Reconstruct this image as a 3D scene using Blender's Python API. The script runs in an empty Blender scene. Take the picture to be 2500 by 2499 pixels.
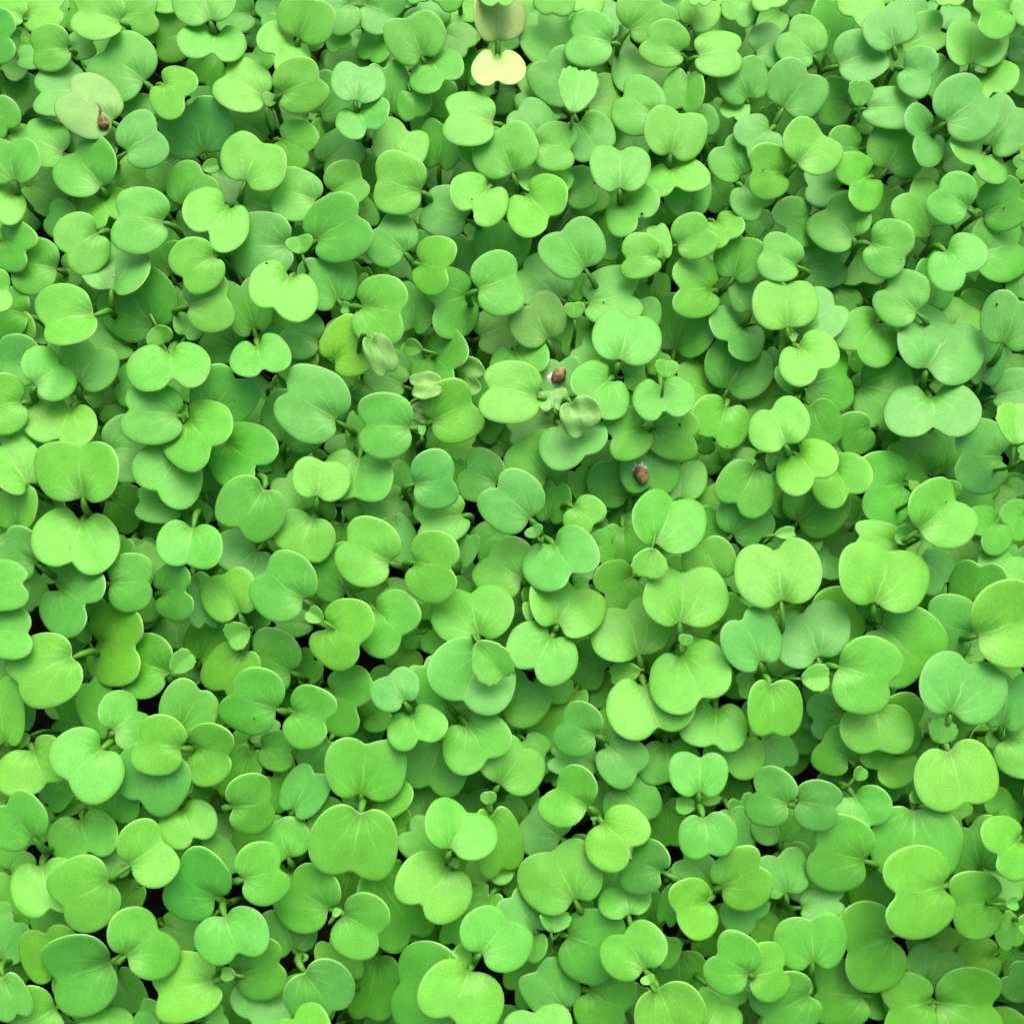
import bpy, math, random
import numpy as np
from mathutils import Vector

# ------------------------------------------------------------------ scene, camera, light
random.seed(11)
rng = np.random.default_rng(11)
sc = bpy.context.scene
COL = sc.collection
CANOPY = 0.066                       # height of the top leaves above the soil (m)
FOV = math.radians(50.0)
PITCH = math.radians(14.0)           # camera tilt away from straight down
DIST = 0.222                         # lens to canopy along the axis
V0 = np.array([0.0, math.sin(PITCH), -math.cos(PITCH)])
RIGHT = np.array([1.0, 0.0, 0.0])
UP = np.array([0.0, math.cos(PITCH), math.sin(PITCH)])
CAM = np.array([0.0, 0.0, CANOPY]) - V0 * DIST
F = 1250.0 / math.tan(FOV / 2)       # focal length in pixels of the 2500 px photograph

cd = bpy.data.cameras.new("camera")
cam = bpy.data.objects.new("camera", cd)
COL.objects.link(cam)
cam.location = CAM
cam.rotation_euler = (PITCH, 0, 0)
cd.sensor_fit = 'HORIZONTAL'
cd.angle = FOV
cd.clip_start = 0.01
cd.clip_end = 50
sc.camera = cam

SUN_EL, SUN_AZ = math.radians(52), math.radians(12)     # azimuth measured from +Y towards +X
world = bpy.data.worlds.new("World")
sc.world = world
world.use_nodes = True
wn = world.node_tree
sky = wn.nodes.new('ShaderNodeTexSky')
sky.sky_type = 'NISHITA'
sky.sun_disc = False
sky.sun_elevation = SUN_EL
sky.sun_rotation = SUN_AZ
sky.air_density = 1.0
sky.dust_density = 8.0
sky.ozone_density = 1.0
bg = wn.nodes['Background']
bg.inputs['Strength'].default_value = 0.15
wn.links.new(sky.outputs[0], bg.inputs['Color'])

sd = bpy.data.lights.new("sun", 'SUN')
sun = bpy.data.objects.new("sun", sd)
COL.objects.link(sun)
sd.energy = 1.3
sd.angle = math.radians(65)
sd.color = (1.0, 0.95, 0.86)
sdir = Vector((math.sin(SUN_AZ) * math.cos(SUN_EL), math.cos(SUN_AZ) * math.cos(SUN_EL), math.sin(SUN_EL)))
sun.rotation_euler = sdir.to_track_quat('Z', 'Y').to_euler()
sun.location = sdir * 0.6

sc.view_settings.view_transform = 'Standard'
sc.view_settings.look = 'None'
sc.view_settings.exposure = 1.16
sc.view_settings.gamma = 1.0
sc.view_settings.use_curve_mapping = False
sc.cycles.max_bounces = 8
sc.cycles.transmission_bounces = 4
sc.cycles.diffuse_bounces = 6

# ------------------------------------------------------------------ materials
def new_mat(name):
    m = bpy.data.materials.new(name)
    m.use_nodes = True
    nt = m.node_tree
    nt.nodes.clear()
    out = nt.nodes.new('ShaderNodeOutputMaterial')
    return m, nt, out

def N(nt, typ, **kw):
    n = nt.nodes.new(typ)
    for k, v in kw.items():
        setattr(n, k, v)
    return n

def math_node(nt, op, a, b=None, c=None, clamp=False):
    n = nt.nodes.new('ShaderNodeMath')
    n.operation = op
    n.use_clamp = clamp
    for i, v in enumerate((a, b, c)):
        if v is None:
            continue
        if isinstance(v, (int, float)):
            n.inputs[i].default_value = v
        else:
            nt.links.new(v, n.inputs[i])
    return n.outputs[0]

def mix_col(nt, fac, a, b, blend='MIX'):
    n = nt.nodes.new('ShaderNodeMix')
    n.data_type = 'RGBA'
    n.blend_type = blend
    if isinstance(fac, (int, float)):
        n.inputs[0].default_value = fac
    else:
        nt.links.new(fac, n.inputs[0])
    for i, v in ((6, a), (7, b)):
        if isinstance(v, tuple):
            n.inputs[i].default_value = v
        else:
            nt.links.new(v, n.inputs[i])
    return n.outputs[2]

def map_range(nt, v, a, b, c=0.0, d=1.0, smooth=True):
    n = nt.nodes.new('ShaderNodeMapRange')
    n.interpolation_type = 'SMOOTHSTEP' if smooth else 'LINEAR'
    nt.links.new(v, n.inputs[0])
    for i, x in enumerate((a, b, c, d)):
        n.inputs[i + 1].default_value = x
    return n.outputs[0]

def leaf_material(name, withered=False):
    m, nt, out = new_mat(name)
    col = N(nt, 'ShaderNodeAttribute', attribute_name='leaf_colour').outputs['Color']
    luv = N(nt, 'ShaderNodeAttribute', attribute_name='leaf_position').outputs['Vector']
    sep = N(nt, 'ShaderNodeSeparateXYZ')
    nt.links.new(luv, sep.inputs[0])
    x, y, s = sep.outputs
    geo = N(nt, 'ShaderNodeTexCoord').outputs['Object']
    # broad mottling, then fine cell grain
    n1 = N(nt, 'ShaderNodeTexNoise'); n1.inputs['Scale'].default_value = 330; n1.inputs['Detail'].default_value = 3
    nt.links.new(geo, n1.inputs['Vector'])
    n2 = N(nt, 'ShaderNodeTexNoise'); n2.inputs['Scale'].default_value = 3600; n2.inputs['Detail'].default_value = 2
    nt.links.new(geo, n2.inputs['Vector'])
    mott = map_range(nt, n1.outputs[0], 0.3, 0.7, 0.94, 1.06)
    grain = map_range(nt, n2.outputs[0], 0.3, 0.7, 0.88, 1.12)
    v = math_node(nt, 'MULTIPLY', mott, grain)
    c = mix_col(nt, 1.0, col, N(nt, 'ShaderNodeCombineColor').outputs[0], 'MULTIPLY')
    comb = c.node.inputs[7].links[0].from_node
    for i in range(3):
        nt.links.new(v, comb.inputs[i])
    # veins: midrib and two pairs of side veins fanning out of the base, all fading outwards
    ang = math_node(nt, 'ARCTAN2', x, math_node(nt, 'ADD', y, 0.04))
    rad = math_node(nt, 'SQRT', math_node(nt, 'ADD', math_node(nt, 'MULTIPLY', x, x), math_node(nt, 'MULTIPLY', y, y)))
    wob = math_node(nt, 'MULTIPLY', math_node(nt, 'SUBTRACT', n1.outputs[0], 0.5), 0.35)
    aw = math_node(nt, 'ADD', ang, wob)
    veins = None
    for a0 in (0.0, 0.62, -0.62, 1.12, -1.12):
        d = math_node(nt, 'MULTIPLY', math_node(nt, 'ABSOLUTE', math_node(nt, 'SUBTRACT', aw, a0)), rad)
        k = map_range(nt, d, 0.008, 0.032, 1.0 if a0 == 0.0 else 0.5, 0.0)
        veins = k if veins is None else math_node(nt, 'MAXIMUM', veins, k)
    fade = map_range(nt, rad, 0.95, 0.25, 0.0, 1.0)
    veins = math_node(nt, 'MULTIPLY', veins, fade)
    veinf = math_node(nt, 'MULTIPLY', veins, 0.32)
    c = mix_col(nt, veinf, c, (0.32, 0.58, 0.17, 1))
    # darker saturated green towards the petiole: leaf colour plus painted shade of the fold
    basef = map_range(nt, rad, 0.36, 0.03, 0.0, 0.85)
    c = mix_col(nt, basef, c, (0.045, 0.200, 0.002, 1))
    # thin pale margin
    rim = map_range(nt, s, 0.964, 0.992, 0.0, 0.36)
    c = mix_col(nt, rim, c, (0.46, 0.68, 0.26, 1))
    if withered:
        n3 = N(nt, 'ShaderNodeTexNoise'); n3.inputs['Scale'].default_value = 420; n3.inputs['Detail'].default_value = 6
        nt.links.new(geo, n3.inputs['Vector'])
        c = mix_col(nt, map_range(nt, n3.outputs[0], 0.45, 0.70, 0.0, 0.45), c, (0.15, 0.26, 0.07, 1))
    p = N(nt, 'ShaderNodeBsdfPrincipled')
    nt.links.new(c, p.inputs['Base Color'])
    p.inputs['Roughness'].default_value = 0.56
    p.inputs['Specular IOR Level'].default_value = 0.46
    bump = N(nt, 'ShaderNodeBump')
    bump.inputs['Strength'].default_value = 0.22
    bump.inputs['Distance'].default_value = 0.00012
    hgt = math_node(nt, 'ADD', n2.outputs[0], math_node(nt, 'MULTIPLY', veins, -1.6))
    nt.links.new(hgt, bump.inputs['Height'])
    nt.links.new(bump.outputs[0], p.inputs['Normal'])
    tr = N(nt, 'ShaderNodeBsdfTranslucent')
    tc = mix_col(nt, 1.0, c, (1.3, 1.25, 0.4, 1), 'MULTIPLY')
    nt.links.new(tc, tr.inputs['Color'])
    mx = N(nt, 'ShaderNodeMixShader')
    mx.inputs[0].default_value = 0.10 if withered else 0.29
    nt.links.new(p.outputs[0], mx.inputs[1])
    nt.links.new(tr.outputs[0], mx.inputs[2])
    nt.links.new(mx.outputs[0], out.inputs[0])
    return m

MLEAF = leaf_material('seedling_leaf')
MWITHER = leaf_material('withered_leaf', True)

def simple_noise_mat(name, c1, c2, scale, rough=0.7, bump=0.0, dist=0.0005):
    m, nt, out = new_mat(name)
    geo = N(nt, 'ShaderNodeTexCoord').outputs['Object']
    n = N(nt, 'ShaderNodeTexNoise'); n.inputs['Scale'].default_value = scale; n.inputs['Detail'].default_value = 6
    nt.links.new(geo, n.inputs['Vector'])
    c = mix_col(nt, map_range(nt, n.outputs[0], 0.3, 0.7), c1, c2)
    p = N(nt, 'ShaderNodeBsdfPrincipled')
    p.inputs['Roughness'].default_value = rough
    p.inputs['Specular IOR Level'].default_value = 0.08 if rough > 0.9 else 0.3
    nt.links.new(c, p.inputs['Base Color'])
    if bump:
        b = N(nt, 'ShaderNodeBump'); b.inputs['Strength'].default_value = bump; b.inputs['Distance'].default_value = dist
        nt.links.new(n.outputs[0], b.inputs['Height']); nt.links.new(b.outputs[0], p.inputs['Normal'])
    nt.links.new(p.outputs[0], out.inputs[0])
    return m

MSOIL = simple_noise_mat('potting_soil', (0.006, 0.005, 0.0035, 1), (0.024, 0.018, 0.012, 1), 260, 0.95, 1.0, 0.002)
MHUSK = simple_noise_mat('seed_husk', (0.07, 0.038, 0.012, 1), (0.21, 0.145, 0.06, 1), 900, 0.55, 0.5, 0.0002)
MFUZZ = simple_noise_mat('root_fuzz', (0.65, 0.72, 0.60, 1), (0.85, 0.88, 0.82, 1), 900, 0.8)
MSPECK = simple_noise_mat('soil_crumb', (0.02, 0.014, 0.008, 1), (0.06, 0.04, 0.02, 1), 900, 0.9)

# ------------------------------------------------------------------ photo measurements
# one line per seedling, one entry per leaf: blade base x y, tip notch x y, blade width (photo px), layer (0 = top), colour class
DATA = """
54 40 -7 15 73 2 y
-40 94 22 92 123 1 g
22 91 48 91 40 3 g
54 29 145 22 94 2 y
170 -22 160 69 73 4 g
290 47 187 27 120 1 y
294 36 377 34 105 2 y
453 -22 381 4 73 3 y
511 47 489 -44 141 1 g|526 75 520 128 156 1 g
613 33 540 36 102 3 g
457 80 381 109 109 2 y
165 118 83 125 105 1 y|170 116 228 105 69 2 g
109 145 47 141 54 3 b
44 138 7 174 80 4 g
203 218 100 227 123 2 b
276 290 174 225 138 1 p
353 196 254 125 163 1 g|390 199 451 239 120 1 y
254 156 218 91 91 4 g
642 232 547 183 120 1 y
544 123 497 203 102 4 d
537 247 468 239 65 4 g
-22 250 20 315 94 2 g
154 370 62 332 109 2 g
29 440 25 344 134 1 g|34 469 -11 511 105 1 y
243 453 183 373 149 1 g
279 348 176 343 94 3 b
305 366 386 319 127 1 b
497 377 464 257 160 2 b
653 334 556 281 123 2 g
595 439 640 348 149 1 y
363 290 315 250 73 3 b
279 468 357 428 120 2 y
399 471 377 410 73 4 d
73 450 152 497 102 4 g
248 480 265 527 120 2 y
399 538 290 527 152 1 g
440 502 497 424 123 2 g|558 497 509 566 160 1 y
239 566 163 618 141 1 y
174 544 120 522 87 3 b
0 584 62 613 116 1 g
134 653 44 638 127 2 g
268 698 290 609 163 1 b
522 624 444 678 127 1 y
417 671 392 602 94 3 d
540 624 500 584 36 2 t
537 609 580 613 40 3 g
700 598 580 609 156 2 b
689 515 595 482 102 3 g
537 413 580 479 73 3 b
493 413 533 402 33 2 t
36 196 69 268 94 4 d
-22 203 33 203 91 4 d
91 254 120 301 91 5 b
22 326 65 326 44 3 g
602 83 638 91 54 4 g
-44 709 22 709 98 1 y
65 767 -15 752 116 3 d
149 654 203 665 80 3 b
134 676 109 716 47 4 g
189 727 225 705 54 4 g
225 761 111 794 134 1 y
372 801 301 696 170 1 g|381 796 402 839 62 1 t
457 743 555 723 138 1 y
622 803 587 698 112 2 g|625 836 643 901 134 1 g
450 818 471 781 73 3 g
580 847 500 818 102 4 d
94 886 5 885 120 2 b
89 937 147 890 138 1 g|54 981 -29 992 138 1 y
192 934 236 850 141 2 g
319 839 218 818 94 3 g
413 854 421 923 185 1 g
344 948 295 934 102 3 b
431 1010 314 1001 138 1 g|453 1022 513 1088 174 1 y|446 1017 446 984 25 2 t
508 1010 576 923 145 2 g
435 926 446 977 73 4 d
170 986 141 1071 163 2 y
265 1097 357 1095 152 3 b
254 1035 308 1006 54 4 g
435 1108 381 1200 160 2 g
551 1079 622 1137 156 2 g|643 1193 584 1289 156 1 g|660 1147 627 1137 22 2 t
69 1180 0 1089 120 2 y
120 1122 74 1118 123 3 b
192 1213 196 1091 189 1 y|196 1263 174 1370 198 1 y
36 1289 44 1198 94 2 y
152 1253 109 1238 73 4 y
272 1216 337 1253 109 5 d
254 1216 305 1180 73 5 d
435 1238 341 1224 87 3 g
518 1137 518 1198 65 4 d
544 673 587 676 54 5 d
428 745 446 712 54 4 g
203 963 247 970 54 5 d
203 1082 254 1064 54 5 d
87 1378 11 1323 120 2 b
-54 1425 51 1425 116 1 g
152 1410 109 1389 54 2 t
62 1410 87 1479 80 4 y
236 1374 152 1389 94 4 d
268 1370 297 1316 73 3 g
140 1432 208 1476 170 1 b
265 1423 361 1421 131 1 g
377 1418 341 1334 80 3 g
344 1352 344 1318 73 4 d
468 1282 455 1378 145 1 g
393 1448 451 1443 131 1 g
471 1403 500 1519 83 3 b
582 1497 544 1405 127 2 y|595 1588 546 1684 123 2 y|609 1534 555 1563 65 1 T
629 1338 566 1396 152 3 b
740 1465 647 1394 156 1 g
218 1508 261 1476 73 3 g
337 1490 377 1483 62 4 g
435 1508 428 1581 116 4 d
482 1610 522 1519 98 3 d
-36 1541 67 1544 120 1 g
172 1601 44 1666 167 1 y|223 1570 328 1579 185 1 y|218 1570 196 1519 44 2 t
163 1563 203 1584 62 5 d
404 1642 319 1606 149 2 d|417 1639 468 1595 51 1 T
439 1780 486 1686 131 2 g
268 1780 218 1671 94 3 d
279 1782 335 1735 152 2 g
440 1827 341 1804 138 1 y|471 1829 556 1842 138 1 y
711 1642 616 1593 145 2 g
674 1735 567 1693 152 1 g|707 1737 792 1762 145 1 g
11 1816 -4 1675 102 2 y
73 1795 36 1813 36 2 t
54 1780 65 1722 44 4 d
609 1838 566 1809 73 4 d
508 1773 537 1715 65 5 d
279 1795 305 1838 51 4 g
616 1795 682 1780 54 3 g
442 1265 493 1222 91 4 d
537 1294 580 1298 73 4 d
69 1824 116 1911 167 2 y
250 1822 165 1903 178 1 g
406 1844 343 1954 174 2 b
286 1909 279 2003 109 3 g
609 1836 566 1938 83 3 d
638 1822 711 1836 91 3 d
571 1974 658 1960 138 1 g
703 1974 667 1898 80 4 d
78 2050 15 1963 134 1 g|98 2108 120 2217 167 2 y
192 1996 216 2077 156 2 g
440 1970 473 2043 134 2 y
315 2112 399 2052 156 1 y
551 2137 493 2065 102 3 g
489 2054 533 2036 54 4 g
524 2199 430 2128 163 1 m|544 2233 580 2327 163 1 m|486 2260 497 2228 15 1 t
596 2148 682 2121 145 1 y
616 2076 566 2054 73 4 g
268 2148 152 2213 170 1 y|276 2137 312 2115 33 2 t
297 2076 250 2108 94 3 b
283 2061 312 2010 65 4 b
138 2380 109 2280 138 2 y
0 2344 36 2253 94 2 b|4 2384 44 2474 91 2 b
-22 2235 29 2228 51 3 b
270 2353 136 2395 185 1 g|312 2335 388 2268 178 1 g
138 2463 44 2511 156 2 y
517 2395 386 2427 156 1 y|580 2380 680 2351 138 2 d|576 2380 540 2373 33 2 t
671 2416 609 2489 145 3 b
261 2529 261 2467 123 3 g
392 2489 341 2463 73 3 g
283 2380 326 2471 91 5 d
337 2163 283 2235 73 4 y
109 2217 138 2264 94 4 d
399 2257 482 2300 102 5 d
500 2489 547 2474 73 3 y
584 2402 551 2431 65 4 d
22 2126 58 2076 91 5 d
160 1905 116 1963 73 4 d
145 1992 203 1956 29 4 t
464 1916 515 1945 54 5 d
691 22 636 44 80 3 g
687 54 658 54 40 2 y
725 91 769 3 134 1 y|721 95 669 133 141 1 y
861 7 796 44 109 2 b|890 7 963 47 116 2 b
818 80 832 120 58 3 y
901 44 883 73 47 4 g
926 80 901 145 73 3 g
999 174 944 120 91 3 g
1031 136 990 45 134 1 g|1050 144 1084 198 127 1 g
1108 -44 1071 11 91 1 y
1017 -36 1024 5 58 2 y
1082 58 1017 15 94 3 b
1220 98 1213 -4 116 1 P|1214 134 1213 196 120 1 Q
1216 -29 1216 7 80 0 g
1089 80 1144 120 80 3 g
1137 196 1166 123 73 4 g
1162 196 1198 236 73 4 g
847 189 847 121 98 3 g
866 241 879 163 120 1 b|871 266 895 315 127 1 b
957 276 937 167 102 2 g
778 276 825 203 109 3 b
1002 225 1017 286 80 2 g
1115 232 1053 250 87 3 g
1205 290 1093 281 120 1 y
1209 406 1158 319 112 2 y
1251 421 1213 321 149 1 g
1071 337 1031 286 73 4 g
1069 402 1082 301 98 3 g
685 227 779 192 127 1 y
654 261 665 228 36 2 t
752 286 673 286 65 3 g
682 339 752 373 116 2 y
789 395 866 344 102 3 b
963 399 997 321 127 2 y
770 489 678 459 120 2 g
807 468 885 435 105 2 y
879 384 919 446 58 3 y
1030 466 921 440 141 1 y
769 584 874 527 149 1 g
876 489 901 551 58 3 g
990 616 924 551 127 1 g
1140 533 1048 497 120 2 b
1195 456 1156 510 138 1 y
1198 453 1205 431 18 2 t
1216 645 1242 544 127 3 g
1195 566 1140 576 54 4 g
1019 642 1089 658 134 1 y
1108 671 1144 587 102 3 b
738 620 727 576 62 1 t
720 595 716 555 54 3 g
901 609 886 634 47 4 b
1017 616 1042 576 58 4 g
1010 537 1021 508 51 4 g
752 410 760 373 65 4 g
926 399 905 363 44 4 y
709 667 667 752 160 1 y
827 732 781 633 131 2 g
877 745 979 765 156 1 y
1144 721 1062 747 160 1 g|1166 705 1262 674 145 1 g
1004 803 1017 702 94 3 g
861 720 883 654 73 5 d
883 727 901 676 47 4 g
861 752 832 752 29 2 t
812 879 886 814 131 1 Y|908 825 948 905 65 0 W
778 832 694 803 112 3 b
756 908 698 868 94 3 y
821 1024 703 957 170 1 b
691 1082 745 984 156 3 g
818 905 868 926 51 4 y
861 934 955 963 80 4 g
984 937 901 908 80 3 d
1010 912 977 854 73 3 b
1039 866 1108 903 156 2 g|1031 854 988 843 40 2 t
1071 796 1089 825 116 3 g
1169 821 1256 789 109 3 r
1071 937 1010 944 62 1 W|1115 915 1166 926 91 2 W|1002 999 1046 1017 40 2 W
1051 1028 1155 982 141 1 y|1002 1044 892 1039 145 1 g|1030 1064 1030 1039 18 1 t
1314 963 1193 948 141 1 y
868 1093 872 1017 47 3 d
847 1028 890 970 87 4 d
874 1111 865 1213 156 2 g
774 1213 790 1126 131 1 y|763 1260 727 1352 140 1 y
745 1245 698 1166 94 3 g
709 1137 752 1111 65 4 g
803 1108 861 1089 73 4 b
1010 1182 1106 1170 131 1 b|973 1213 886 1245 83 3 b
981 1198 959 1137 65 3 g
1209 1180 1137 1144 120 3 b
1108 1195 1118 1122 44 3 g
1050 1104 1151 1089 80 3 y
673 941 698 937 54 4 g
1180 1035 1216 1064 58 5 d
1166 890 1202 868 54 5 d
847 1450 803 1343 145 2 g
950 1372 850 1321 156 1 y|1008 1372 1097 1387 163 1 y
959 1269 992 1370 80 3 b
1129 1254 1028 1280 120 3 d
1122 1374 1147 1309 58 3 b
1274 1416 1191 1360 149 2 y
1224 1294 1166 1345 94 4 d
1164 1546 1147 1445 185 1 d|1176 1592 1129 1709 196 1 b|1166 1566 1231 1657 91 0 T
908 1485 982 1555 156 2 g
792 1530 874 1572 167 1 y|789 1515 752 1490 40 1 t
1031 1461 948 1432 54 3 g
1021 1548 984 1570 54 3 d
752 1519 673 1526 65 4 d
963 1635 1006 1581 87 3 y
1100 1548 1050 1595 80 3 y
1071 1461 1046 1512 73 4 d
1108 1447 1137 1418 54 4 d
796 1689 870 1729 160 3 g
986 1711 946 1648 112 1 b|1002 1744 1022 1806 134 1 g
1100 1722 1035 1628 123 2 g
886 1755 952 1737 80 4 d
1137 1766 1191 1853 156 1 d
1224 1737 1292 1660 145 3 d
881 1943 894 1813 178 1 d|880 1985 857 2126 198 1 y
1071 1813 1046 1918 152 3 g
658 1831 720 1853 87 4 d
803 1809 756 1871 102 3 b
723 1657 767 1610 80 5 d
832 1276 825 1338 73 4 y
948 1418 876 1468 73 5 d
781 1476 825 1461 58 5 d
1274 1541 1256 1501 58 5 d
665 1316 702 1345 44 4 b
712 1978 767 1887 102 2 b
703 2095 673 2008 134 2 g
832 1989 752 1996 102 2 y
901 1967 984 1902 112 2 y
883 1960 836 1960 44 3 d
948 1996 992 2014 73 3 d
1202 1989 1224 2123 109 2 y|1195 1963 1191 1931 36 1 T
1102 2072 1144 1981 167 1 g|1098 2119 1030 2206 174 1 y|1115 2094 1104 2115 25 1 t
1089 2090 999 2025 102 3 d
1198 2101 1195 2146 112 3 y
801 2221 711 2159 156 1 g|832 2233 923 2282 149 1 g|814 2239 828 2217 18 1 t
926 2137 1006 2282 152 3 d
854 2126 836 2213 80 4 d
890 2148 977 2119 58 4 y
1195 2181 1108 2300 102 3 d
1175 2327 1242 2246 167 1 g|1151 2367 1097 2485 189 1 y|1147 2355 1108 2315 51 1 T
1108 2416 975 2400 214 2 g
716 2322 691 2224 134 2 b|741 2376 812 2467 160 2 b|738 2347 749 2329 15 1 t
861 2395 803 2300 94 3 y
919 2333 897 2478 120 3 d
756 2554 716 2485 141 1 y
981 2297 941 2300 54 4 d
963 2416 948 2489 54 3 y
934 2511 912 2474 58 4 g
1352 -44 1349 33 94 1 y
1309 22 1280 54 73 4 d
1436 -22 1425 22 80 2 y
1381 145 1311 60 120 2 g
1492 98 1396 89 123 1 g|1534 71 1619 7 131 2 y
1454 22 1512 65 80 3 b
1664 127 1584 96 105 1 y|1706 129 1798 125 105 1 y
1668 105 1704 98 44 3 g
1688 60 1726 5 94 2 y
1708 -22 1708 7 54 1 y
1816 -7 1795 51 80 2 y
1780 120 1737 44 105 3 b
1802 73 1820 141 65 4 g
1829 239 1800 160 116 1 g|1802 248 1791 285 69 2 y
1403 232 1334 147 134 1 b|1399 277 1418 169 87 0 T
1454 196 1486 163 65 4 y
1439 254 1515 232 120 3 y
1563 218 1570 134 145 3 g
1599 279 1521 234 131 2 g
1679 181 1664 265 94 2 g
1722 196 1744 247 65 5 d
1374 261 1273 225 94 3 g
1334 341 1265 270 102 2 b
1311 350 1392 363 112 1 y
1414 294 1456 372 116 2 g
1514 455 1515 367 134 1 g|1521 488 1559 533 134 1 g
1544 381 1537 323 87 4 d
1639 375 1662 277 141 1 y|1640 408 1650 457 150 1 y
1722 334 1700 272 80 2 g
1744 348 1769 276 69 4 g
1758 283 1737 250 47 4 g
1883 314 1824 359 120 2 b
1814 428 1766 357 105 2 g
1682 518 1682 435 105 3 g
1737 446 1766 504 80 4 g
1813 450 1863 508 109 2 g
1320 460 1334 406 127 2 g
1385 471 1447 453 98 3 g
1285 471 1340 529 152 1 y
1247 486 1258 442 40 2 t
1418 468 1454 518 87 4 d
1490 464 1461 558 80 4 d
1432 653 1370 563 145 1 g
1468 598 1505 609 62 3 g
1604 625 1528 631 102 1 y|1617 627 1599 558 54 1 y
1653 595 1729 562 105 1 y
1744 537 1780 584 102 2 y
1787 678 1816 580 112 2 g
1700 642 1766 616 73 4 g
1505 645 1548 653 73 4 b
1845 529 1867 562 73 4 g
1617 500 1635 547 65 4 d
1374 723 1276 658 120 2 b
1340 828 1294 745 127 1 r
1425 727 1407 680 62 4 d
1403 778 1399 738 47 1 t
1436 736 1548 720 131 2 g
1563 803 1563 732 94 2 g
1599 738 1584 673 80 4 d
1744 705 1660 705 141 1 y
1644 854 1682 738 145 2 g|1613 932 1621 1001 141 1 g|1622 923 1628 879 54 0 T
1831 760 1849 665 116 2 b|1822 789 1778 832 145 1 b
1776 950 1831 850 152 2 g
1515 874 1539 778 152 1 g|1490 923 1436 975 145 1 g
1439 803 1370 836 91 4 y
1501 908 1418 847 98 3 g
1254 848 1283 908 134 2 g
1374 963 1367 883 102 2 b
1352 995 1345 955 76 1 V|1396 981 1432 1046 91 0 V
1363 1031 1427 1111 156 1 b
1352 1035 1251 1057 87 3 b
1338 1166 1276 1079 138 2 y
1296 1267 1215 1189 145 1 b|1343 1316 1394 1398 174 1 b|1312 1311 1298 1285 44 1 t
1338 1271 1356 1187 80 2 g
1398 1234 1450 1282 102 1 y
1572 1044 1495 1066 123 1 y|1597 1044 1693 1066 120 1 y|1584 1066 1584 1040 16 1 t
1744 959 1653 926 102 3 y
1780 990 1744 1068 134 2 y
1526 919 1570 912 73 3 g
1541 963 1526 995 36 4 g
1592 1086 1584 1191 134 2 g
1539 1216 1490 1122 141 3 g
1660 1213 1659 1135 123 3 g
1432 1216 1403 1155 58 3 g
1436 1151 1497 1097 65 3 g
1849 1142 1795 1231 131 2 d
1766 1195 1718 1238 58 4 y
1700 1086 1740 1075 54 4 d
1787 1118 1842 1118 47 4 d
1737 868 1704 890 54 4 d
1345 1180 1385 1158 54 4 d
1577 897 1617 861 73 4 d
1744 665 1773 702 58 5 d
1454 1338 1490 1327 80 3 g
1519 1287 1526 1374 120 4 g
1606 1327 1646 1222 167 1 d|1592 1338 1577 1410 80 0 T
1708 1320 1758 1262 94 3 g
1789 1307 1851 1231 134 2 b
1758 1414 1713 1329 120 2 y
1550 1405 1476 1450 127 3 d
1367 1519 1403 1437 174 1 y|1350 1550 1303 1631 163 1 g
1563 1595 1526 1486 181 2 y|1572 1668 1604 1776 196 2 y|1563 1635 1490 1650 54 1 T
1664 1521 1668 1398 185 1 y|1662 1593 1711 1702 185 1 y|1671 1577 1675 1548 33 0 t
1860 1617 1813 1514 131 1 b|1885 1668 1887 1789 123 1 y
1816 1381 1780 1432 80 4 b
1766 1526 1809 1468 98 3 y
1758 1519 1715 1559 91 4 y
1795 1432 1871 1476 73 4 g
1345 1642 1345 1715 83 3 g
1403 1682 1320 1795 102 4 y
1452 1795 1374 1764 127 1 D
1403 1599 1476 1635 116 4 d
1508 1660 1439 1700 73 4 d
1468 1795 1505 1737 73 4 y
1751 1722 1744 1813 152 2 d
1816 1795 1780 1882 138 3 y
1671 1776 1711 1726 54 3 b
1485 1822 1557 1889 116 2 b
1628 1813 1631 1911 141 3 d
1283 1802 1334 1838 62 3 g
1577 1621 1628 1570 83 4 d
1867 1660 1802 1675 62 3 d
1294 1519 1287 1468 25 2 t
1399 1425 1436 1425 44 3 g
1399 1403 1450 1392 36 3 b
1628 1385 1664 1374 44 3 d
1222 1916 1278 1827 152 2 y
1320 1822 1341 1883 73 4 b
1454 1862 1356 1847 73 3 b
1370 1873 1345 1909 47 4 g
1432 1970 1356 1920 145 1 y|1466 2003 1541 2070 156 1 y|1450 2003 1450 1992 15 1 t
1708 1934 1709 1846 131 1 m|1718 1994 1731 2083 131 1 m|1700 1967 1650 1963 40 1 T
1370 2047 1291 1989 145 2 D
1273 2003 1233 1956 65 4 d
1403 2199 1347 2077 189 1 y|1345 2275 1356 2217 69 1 T
1512 1923 1577 2003 131 3 g
1628 1960 1635 2061 91 4 d
1784 1974 1809 2065 91 3 b
1608 2128 1544 2097 131 1 D
1519 2105 1483 2177 80 3 b
1534 2228 1519 2170 120 2 g
1744 2159 1668 2097 94 2 g
1635 2155 1664 2123 47 4 g
1760 2168 1853 2115 141 1 y|1737 2199 1650 2228 138 1 y
1650 2163 1624 2246 54 3 g
1780 2192 1845 2246 116 3 b
1309 2271 1247 2188 102 2 b
1309 2279 1287 2337 73 3 g
1381 2286 1497 2318 170 2 g
1572 2366 1521 2279 152 1 y|1606 2413 1653 2521 160 1 y|1588 2402 1577 2380 33 0 T
1602 2355 1631 2286 80 3 g
1660 2322 1653 2413 123 4 d
1831 2382 1749 2327 141 1 g|1836 2384 1911 2366 134 1 y
1352 2318 1258 2416 116 3 d
1383 2465 1309 2369 127 2 b
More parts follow.
